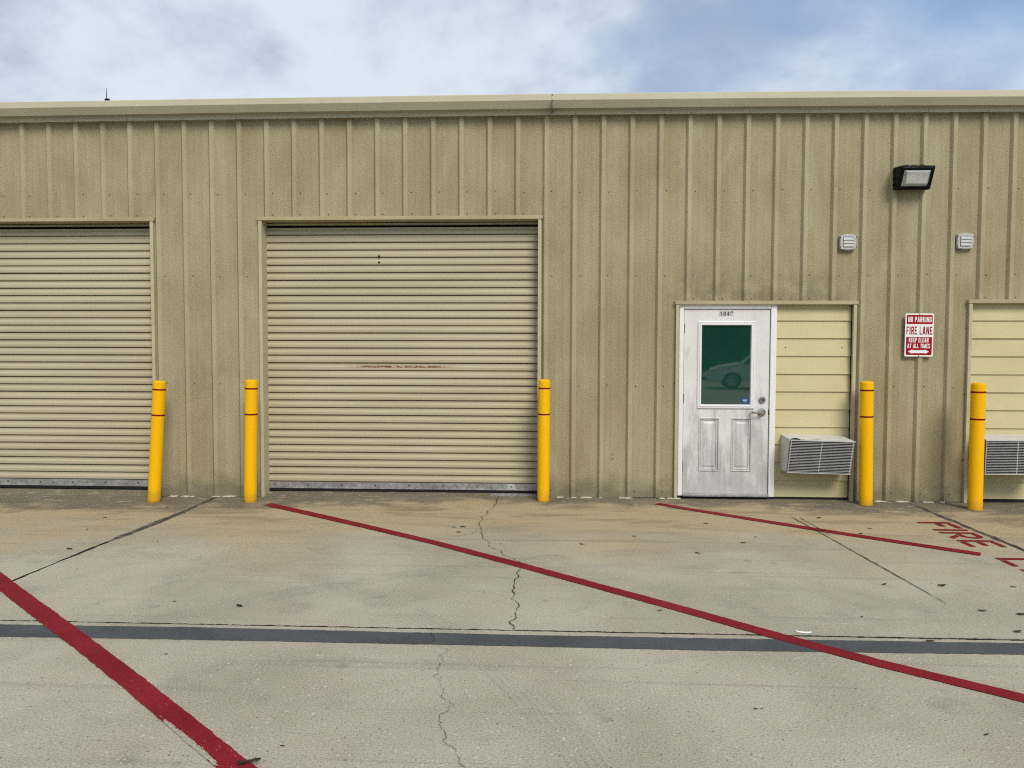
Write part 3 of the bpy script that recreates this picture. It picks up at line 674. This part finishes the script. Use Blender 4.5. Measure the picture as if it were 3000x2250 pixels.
# ------------------------------------------------------------------ antenna on the roof
an = tag(empty("antenna", loc=(-6.58, 3.0, 4.42)), "thin whip antenna standing on the roof edge at the left", "antenna")
MB().lathe([(.0045, -.02), (.0045, .93)], 8, (0, 0, 0)).build("mast", M_black, an)
MB().lathe([(.006, 0), (.003, .13)], 6, (0, 0, .93)).build("whip", M_black, an)
MB().box(-.02, .045, -.03, .03, .87, .905).build("radio_box", M_black, an, bev=.008)
MB().prism([(-.05, .80), (.0, .84), (.0, .86), (-.06, .82)], -.01, .01, 'y').build("bracket", M_galv, an)

# ------------------------------------------------------------------ wall light
wl = tag(empty("wall_light", loc=(3.61, 0, 3.28)), "black angled security light mounted high on the wall", "wall light")
sec = [(.0, .010), (.0, .245), (-.198, .222), (-.203, .205), (-.098, .004), (-.085, .0)]
MB().prism(sec, 0, .340).build("housing", M_black, wl, bev=.006, seg=2)
MB().box(.005, .05, -.004, .004, .02, .19).build("back_plate", M_black, wl)
for a in (.06, .14, .22): MB().prism([(-.02, .240), (-.05, .252), (-.15, .240), (-.18, .222)], a, a+.03).build("cooling_fin", M_black, wl)
for zz in (.05, .12, .185): MB().box(-.008, .002, -.05, -.01, zz, zz+.02).build("clip", M_black, wl)
def onface(u, v, d):
    """point on the tilted front face: u across, v 0 bottom..1 top, d outwards"""
    y = -.098+(-.203+.098)*v; z = .004+(.205-.004)*v; nx = Vector((0, -.201, .105)).normalized()*-1
    nn = Vector((0, -.886, -.463)); return (u, y+nn.y*d, z+nn.z*d)
ll = MB(); 
A = [onface(.036, .13, .0015), onface(.285, .13, .0015), onface(.300, .20, .0015), onface(.300, .85, .0015), onface(.036, .85, .0015)]
Bq = [onface(.066, .27, .024), onface(.272, .27, .024), onface(.280, .31, .024), onface(.280, .80, .024), onface(.058, .80, .024)]
MB_ = MB(); MB_.v = A+Bq; MB_.f = [(0,1,6,5), (1,2,7,6), (2,3,8,7), (3,4,9,8), (4,0,5,9)]; MB_.build("lens_rim", M_lensside, wl)
MB().poly(Bq).build("lens", M_lens, wl)

# ------------------------------------------------------------------ vent covers
def vent():
    v = empty("vent_cover")
    def arch(x0, x1, z0, z1, b_):
        P = []
        for i in range(9):
            t = i/8; P.append((x0+(x1-x0)*t, z0-b_*math.sin(math.pi*t)))
        for i in range(9):
            t = i/8; P.append((x1+(x0-x1)*t, z1+b_*math.sin(math.pi*t)))
        return P
    MB().prism(arch(-.083, .083, -.072, .072, .012), -.018, .030, 'y').build("frame", M_vent, v, bev=.006, seg=2)
    MB().box(-.055, .055, -.0205, -.0185, -.052, .055).build("recess", M_dark, v)
    for k in range(3):
        z = .050-.034*k
        MB().prism([(-.0212, z), (-.0285, z-.0305), (-.0262, z-.0315), (-.0207, z-.012)], -.052, .052).build("louver", M_vent, v)
    for sx in (-.083, .083):
        for sz in (-.05, .05): MB().box(sx-.004, sx+.004, -.0195, -.010, sz-.004, sz+.004).build("notch", M_dark, v)
    return v
v1 = vent(); v1.location = (3.161, .0, 2.751); v2 = copy_tree(v1); v2.location = (4.366, .0, 2.756)
tag(v1, "small grey louvered vent cover left of and below the wall light", "vent cover", "vent covers on the wall")
tag(v2, "small grey louvered vent cover nearest the right edge of the wall", "vent cover", "vent covers on the wall")

# ------------------------------------------------------------------ sign
sg = tag(empty("sign", loc=(3.9165, -.012, 1.774)), "red and white NO PARKING FIRE LANE sign on the wall", "sign"); sg.rotation_euler = (0, math.radians(.35), 0)
MB().prism(rrect(-.147, .147, -.2275, .2275, .012), -.002, .0, 'y').build("plate", M_signw, sg)
def topround(x0, x1, z0, z1, r, top=True):
    P = rrect(x0, x1, z0, z1, r); n = 6
    if top: P = P[:2*n]+[(x0, z0), (x1, z0)]
    else: P = [(x1, z1), (x0, z1)]+P[2*n:]
    return P
MB().prism(topround(-.134, .134, .115, .211, .012), -.0026, -.0021, 'y').build("red_panel", M_signr, sg)
MB().prism(topround(-.134, .134, -.212, -.022, .014, False), -.0026, -.0021, 'y').build("red_panel", M_signr, sg)
for tx, a, c, z0, z1, mt_, bd in (("NO PARKING", -.118, .122, .135, .191, M_white, .028), ("FIRE LANE", -.133, .133, .004, .089, M_signr, .035), ("KEEP CLEAR", -.105, .098, -.078, -.031, M_white, .022), ("AT ALL TIMES", -.119, .114, -.139, -.092, M_white, .022)):
    link("lettering", text_mesh(tx, a, c, z0, z1, -.0030), mt_, sg)
MB().poly([(x, -.003, z) for x, z in ((-.111, -.176), (-.066, -.152), (-.066, -.160), (.062, -.160), (.062, -.152), (.105, -.176), (.062, -.200), (.062, -.191), (-.066, -.191), (-.066, -.200))]).build("arrow", M_white, sg)
for zz in (.220, -.220): MB().lathe([(.006, 0), (.005, -.004)], 8, (0, -.002, zz), 'y').build("bolt", M_screw, sg)
MB().box(-.02, .02, .0, .012, -.2, .2).build("standoff", M_trim, sg)

# ------------------------------------------------------------------ window air conditioners
def aircon(loc, tilt_front, torn, w=.655, label=""):
    a = empty("air_conditioner", loc=loc); h = .385; D = .34
    t = tilt_front
    ft, fb = -(D-.05)+.0, -(D-.05)+t      # front y at the top and at the bottom, relative to the siding
    MB().prism([(.05, 0), (.05, h), (ft, h-.022), (fb, .004)], 0, w).build("case", M_acwhite, a, bev=.004)
    g = empty("grille", a)
    gt, gb = ft-.034, fb-.030
    def P(v, d=0): return (gb+(gt-gb)*v-d, .0+(h-.024)*v)
    # backing, rim, slats
    MB().prism([P(.01, -.0285), P(.985, -.0285), P(.985, -.025), P(.01, -.025)], .010, w-.006).build("backing", M_dark, g)
    MB().prism([P(.975, -.02), P(1.0, -.02), P(1.0, .004), P(.965, .006)], .0, w+.006).build("grille_rim", M_acsil, g, bev=.002)
    MB().prism([P(.0, -.02), P(.022, -.02), P(.022, .003), P(.0, .003)], .004, w+.004).build("grille_rim", M_acwhite, g, bev=.002)
    n = 20
    s0 = MB().prism([(0, .0002), (-.0115, -.0016), (-.012, .0002), (-.0115, .0020), (0, .0020)], .006, w).mesh("slat")
    for k in range(n):
        y, z = P(.048+.925*k/n, -.010)
        o = link("slat", s0, M_acsil, g); o.location = (0, y, z)
    for x_ in (.012, w*.5, w-.010):
        q0, q1 = P(.02, -.013), P(.97, -.013)
        MB().prism([(q0[0], q0[1]), (q1[0], q1[1]), (q1[0]-.010, q1[1]), (q0[0]-.010, q0[1])], x_-.004, x_+.004).build("mullion", M_acsil, g)
    if torn:
        # buckled foam strip in the gap behind the top of the grille
        mb = MB(); N_ = 10
        for i in range(N_+1):
            x_ = .01+.30*i/N_; up_ = .014*math.exp(-((x_-.055)/.03)**2)+.003*rs.random()
            mb.v += [(x_, ft+.010, h-.022), (x_, ft-.012, h-.019+up_), (x_, gt+.010, h-.024)]
        for i in range(N_):
            for q in range(2): mb.f.append((3*i+q, 3*i+q+1, 3*i+q+4, 3*i+q+3))
        mb.build("torn_strip", M_dark, a)
        MB().prism([(ft+.06, h-.0135), (ft-.030, h-.0205), (ft-.030, h-.0235), (ft+.06, h-.0165)], .10, w-.01).build("top_strip", M_acwhite, a)
    else:
        MB().prism([(ft+.06, h-.0135), (ft-.030, h-.0205), (ft-.030, h-.0235), (ft+.06, h-.0165)], .004, w-.004).build("top_strip", M_acwhite, a)
    return a
ac1 = tag(aircon((2.512, .05, .322), .085, True), "tilted wall air conditioner with torn top beside the entry door", "air conditioner", "through-wall air conditioners")
ac1.rotation_euler = (0, math.radians(1.2), 0)
ac2 = tag(aircon((4.490, .05, .335), .012, False), "level wall air conditioner behind the rightmost bollard", "air conditioner", "through-wall air conditioners")

# ------------------------------------------------------------------ bollards
def bollard():
    b_ = empty("bollard"); R_ = .0655; H = 1.295
    MB().lathe([(R_-.003, -.06), (R_-.002, 0), (R_+.0012, .004), (R_+.0012, .012), (R_, .016), (R_, H-.026), (R_-.002, H-.014), (R_-.008, H-.006), (R_-.020, H-.001), (.02, H+.002), (.004, H+.002)], 40).build("sleeve", M_yel, b_, smooth=True)
    for z in (1.193, .9185):
        MB().lathe([(R_, 0), (R_+.0012, .0005), (R_+.0012, .0165), (R_, .017)], 40, (0, 0, z)).build("tape_band", M_tape, b_, smooth=True)
    return b_
b0 = bollard()
for i, (x, y, lx, ly, sc, lab) in enumerate([(-4.240, -.285, .066, 0, 1.0, "leaning yellow bollard at the left roller door"), (-3.180, -.290, .022, 0, 1.0, "yellow bollard left of the rust-streaked roller door"),
        (-.039, -.205, .004, 0, .955, "yellow bollard right of the rust-streaked roller door"), (3.334, -.185, -.014, 0, 1.01, "yellow bollard next to the tilted air conditioner"), (4.358, -.352, -.002, 0, 1.03, "yellow bollard nearest the right edge")]):
    o = b0 if i == 0 else copy_tree(b0)
    o.location = (x, y, gz(x, y)+(.014 if x < -2 else 0)); o.rotation_euler = (0, lx, 0); o.scale = (sc, sc, 1.0)
    tag(o, lab, "bollard", "yellow bollards along the wall")

# ------------------------------------------------------------------ litter on the concrete
LV = [(-.838,-1.483,.035),(-.761,-1.461,.055),(-.775,-1.668,.045),(-.381,-2.054,.022),(-.35,-2.093,.016),(.291,-2.027,.045),(1.193,-2.256,.045),(1.474,-1.202,.05),(.752,-1.727,.04),(1.795,-1.695,.03),(1.635,-1.905,.045),(.7,-3.62,.035),(2.608,-.892,.055),(2.912,-1.314,.045),(2.753,-1.52,.05),(2.316,-3.008,.045),(2.66,-2.958,.014),(2.7,-3.016,.065),(2.689,-3.522,.05),(2.892,-3.578,.06),(2.693,-3.877,.055),(2.122,-4.049,.05),(3.17,-3.016,.035),(1.901,-3.672,.025),(-4.294,-1.115,.04),(-4.141,-1.654,.03),(-3.843,-2.378,.06),(-3.258,-2.105,.018),(-2.367,-3.616,.025),(-1.919,-3.68,.055),(-3.941,-.6,.03),(.939,-4.913,.022),(.968,-4.907,.015),(1.842,-5.098,.025),(1.471,-4.682,.012),(-2.0,-4.445,.02),(-1.066,-5.338,.02)]
def leafmesh(seed):
    rr = random.Random(seed); mb = MB(); n = 7; cur = rr.uniform(.05, .35)
    for i in range(n):
        t = i/(n-1); w = .22*math.sin(math.pi*(t*.9+.05))**.8*rr.uniform(.75, 1.2); zc = cur*(t-.5)**2+.02*rr.random()
        mb.v += [(t-.5, -w, zc+.05+rr.random()*.10), (t-.5, rr.uniform(-.03, .03), zc+.015), (t-.5, w, zc+.05+rr.random()*.10)]
    for i in range(n-1):
        for q in range(2): mb.f.append((3*i+q, 3*i+q+1, 3*i+q+4, 3*i+q+3))
    return mb.mesh("fallen_leaf")
lms = [leafmesh(s) for s in range(5)]
def leaf_zone(x, y):
    long_red = -.45-(x+2.93)*.838; short_red = -.29-(x-1.15)*.815
    if y < -4.3: return "in front of the dark grey band"
    if x < -3.69: return "left of the left slab joint"
    if x > 1.1 and y > short_red: return "between the short red stripe and the wall"
    if y < long_red: return "between the front and long red stripes"
    if x < -.1: return "by the crack below the roller door"
    if x > 2.25: return "right of the thin saw cut"
    return "between the long red stripe and the thin saw cut"
ORD = ["leftmost", "second", "third", "fourth", "fifth", "sixth", "seventh", "eighth", "ninth", "tenth"]
zones = {}
for q in LV: zones.setdefault(leaf_zone(q[0], q[1]), []).append(q)
for i, (x, y, s) in enumerate(LV):
    o = link("fallen_leaf", lms[i % 5], M_leaf); o.location = (x, y, gz(x, y)+.003); o.scale = (s, s, s*.8); o.rotation_euler = (0, 0, rs.uniform(-.6, .6))
    zn = leaf_zone(x, y); k = sorted(zones[zn], key=lambda t: t[0]/(8.34+t[1])).index((x, y, s)); n_ = len(zones[zn])
    which = "only" if n_ == 1 else "rightmost" if k == n_-1 else ORD[k]+("" if k == 0 else " from left")
    tag(o, "dark dead leaf, " + which + " " + zn, "leaf", "dead leaves scattered on the concrete")
deb = MB(); rr = random.Random(3)
for i in range(16):
    a = rr.uniform(-.05, .05); q = rr.uniform(-.011, .011); s = rr.uniform(.006, .014)
    deb.poly([(a-s, q-s*.5, .004+rr.random()*.006), (a+s, q-s*.4, .004+rr.random()*.008), (a+s*.8, q+s*.5, .006+rr.random()*.008), (a-s*.9, q+s*.45, .004+rr.random()*.01)])
o = deb.build("bark_scrap", M_leaf); o.location = (-1.150, -5.478, .008); o.rotation_euler = (0, 0, .25); o.scale = (.85, .9, .8); tag(o, "ragged dark scrap of bark lying on the front red stripe", "debris")
sl = MB()
for i in range(9):
    t = i/8; a = -1.0+2.0*t; w = .007*math.sin(math.pi*t)**.6
    sl.v += [(.055*math.sin(a), .035*(1-math.cos(a))-w, .002), (.055*math.sin(a), .035*(1-math.cos(a)), .009), (.055*math.sin(a), .035*(1-math.cos(a))+w, .003)]
for i in range(8):
    for q in range(2): sl.f.append((3*i+q, 3*i+q+1, 3*i+q+4, 3*i+q+3))
o = sl.build("plastic_scrap", M_paper); o.location = (1.46, -3.955, .001); o.rotation_euler = (0, 0, -.25); tag(o, "curved white plastic sliver beside the long slab joint", "litter")

# ------------------------------------------------------------------ what the door glass reflects, across the yard
def suv(x, y):
    c_ = empty("parked_car", loc=(x, y, 0))
    body = [(0,.32),(.02,.62),(.10,.80),(.45,.93),(1.15,1.06),(1.75,1.52),(2.2,1.66),(3.3,1.68),(4.15,1.58),(4.5,1.12),(4.58,.85),(4.56,.40),(4.3,.28)]
    wheels = (.92, 3.62); low = []
    for wx in reversed(wheels):
        for k in range(9):
            a = math.radians(20*k+10); low.append((wx+.39*math.cos(a), .30+.39*math.sin(a)))
    sect = body+low+[(.3,.26)]
    mb = MB(); n = len(sect)
    rings = [(-.72, .93), (-.86, .97), (-.90, 1.0), (-.90, 1.0), (.90, 1.0), (.86, .97), (.72, .93)]
    def P(u, v, yy):
        k = 1.0 if v < .98 else 1.0-.20*(v-.98)/.7
        return (u, yy*k, v)
    for yy in (-.90, .90):
        for u, v in sect: mb.v.append(P(u, v, yy))
    mb.f += [(i, (i+1) % n, n+(i+1) % n, n+i) for i in range(n)]+[tuple(reversed(range(n))), tuple(range(n, 2*n))]
    mb.build("body", M_carpaint, c_, bev=.02, seg=2)
    for sgn in (-1, 1):
        for q in ([(1.35,1.06),(1.86,1.48),(2.45,1.56),(2.45,1.07)], [(2.52,1.07),(2.52,1.565),(3.45,1.56),(3.55,1.10)], [(3.62,1.11),(3.55,1.55),(4.0,1.50),(4.22,1.15)]):
            MB().prism([(u, v) for u, v in q], 0, 1, 'y')
            mw = MB(); mw.v = [(u, sgn*(.905*(1-.20*(v-.98)/.7)+d), v) for d in (.004, -.01) for u, v in q]; k = len(q)
            mw.f = [tuple(range(k)), tuple(range(k, 2*k))]+[(i, (i+1) % k, k+(i+1) % k, k+i) for i in range(k)]
            mw.build("window", M_carglass, c_)
        for wx in wheels:
            tw = MB().lathe([(.20, -.11), (.33, -.11), (.35, -.08), (.35, .08), (.33, .11), (.20, .11)], 28, (wx, sgn*.80, .35), 'y').build("wheel", M_tyre, c_, smooth=True)
            rm = MB().lathe([(.235, 0), (.235, sgn*.012), (.205, sgn*.012), (.205, 0)], 20, (wx, sgn*.912, .35), 'y')
            rm.lathe([(.055, 0), (.05, sgn*.014)], 12, (wx, sgn*.912, .35), 'y')
            for k5 in range(5):
                a5 = 2*math.pi*k5/5+.3; ca, sa = math.cos(a5), math.sin(a5)
                rm.prism([(wx+ca*.045-sa*.022, .35+sa*.045+ca*.022), (wx+ca*.045+sa*.022, .35+sa*.045-ca*.022), (wx+ca*.21+sa*.034, .35+sa*.21-ca*.034), (wx+ca*.21-sa*.034, .35+sa*.21+ca*.034)], sgn*.913, sgn*.921, 'y')
            rm.build("rim", M_rim, tw)
        MB().prism([(.06, .72), (.42, .90), (.50, .88), (.30, .76)], sgn*.60, sgn*.905, 'y').build("headlight", M_lamp, c_)
        MB().prism([(1.25, 1.06), (1.40, 1.08), (1.42, 1.19), (1.30, 1.17)], sgn*.93, sgn*1.06, 'y').build("side_mirror", M_carpaint, c_, bev=.01)
    mw = MB(); mw.v = [(1.20, -.80, 1.10), (1.20, .80, 1.10), (1.74, .72, 1.515), (1.74, -.72, 1.515)]; mw.v = [(a-.012, b_, c2+.012) for a, b_, c2 in mw.v]; mw.f = [(0, 1, 2, 3)]
    mw.build("windshield", M_carglass, c_)
    return c_
car = tag(suv(6.85, -24.8), "silver car parked across the yard, reflected in the door glass", "car"); car.rotation_euler = (0, 0, math.radians(8))
tr = random.Random(9); mb = MB()
for i in range(40):
    tx = -24+i*1.5+tr.uniform(-.6, .6); ty = -40+tr.uniform(-2.5, 2.5); hh = tr.uniform(4.5, 7.0)
    mb.lathe([(.22, -.1), (.15, 1.2), (.10, hh*.55)], 7, (tx, ty, 0))
    for k in range(420):
        while True:
            px, py, pz = tr.uniform(-1, 1), tr.uniform(-1, 1), tr.uniform(-1, 1)
            if .25 < px*px+py*py+pz*pz < 1: break
        q = 1+.25*math.sin(5*px+3*pz+i); cx, cy, cz = px*2.4*q, py*2.2*q, hh*.50+pz*hh*.5*q; s = tr.uniform(.30, .62)
        if cz < .25: cz = .25+tr.random()*.9
        a, b_ = tr.uniform(0, 6.28), tr.uniform(-1, 1); u = Vector((math.cos(a), math.sin(a), b_)).normalized()*s; v = u.cross(Vector((tr.uniform(-1, 1), tr.uniform(-1, 1), .6))).normalized()*s*.7
        C_ = Vector((tx+cx, ty+cy, cz)); mb.poly([C_-u, C_-v, C_+u, C_+v])
tag(mb.build("tree_line", M_tree), "dense dark tree line across the yard, mirrored in the door glass", kind="stuff")
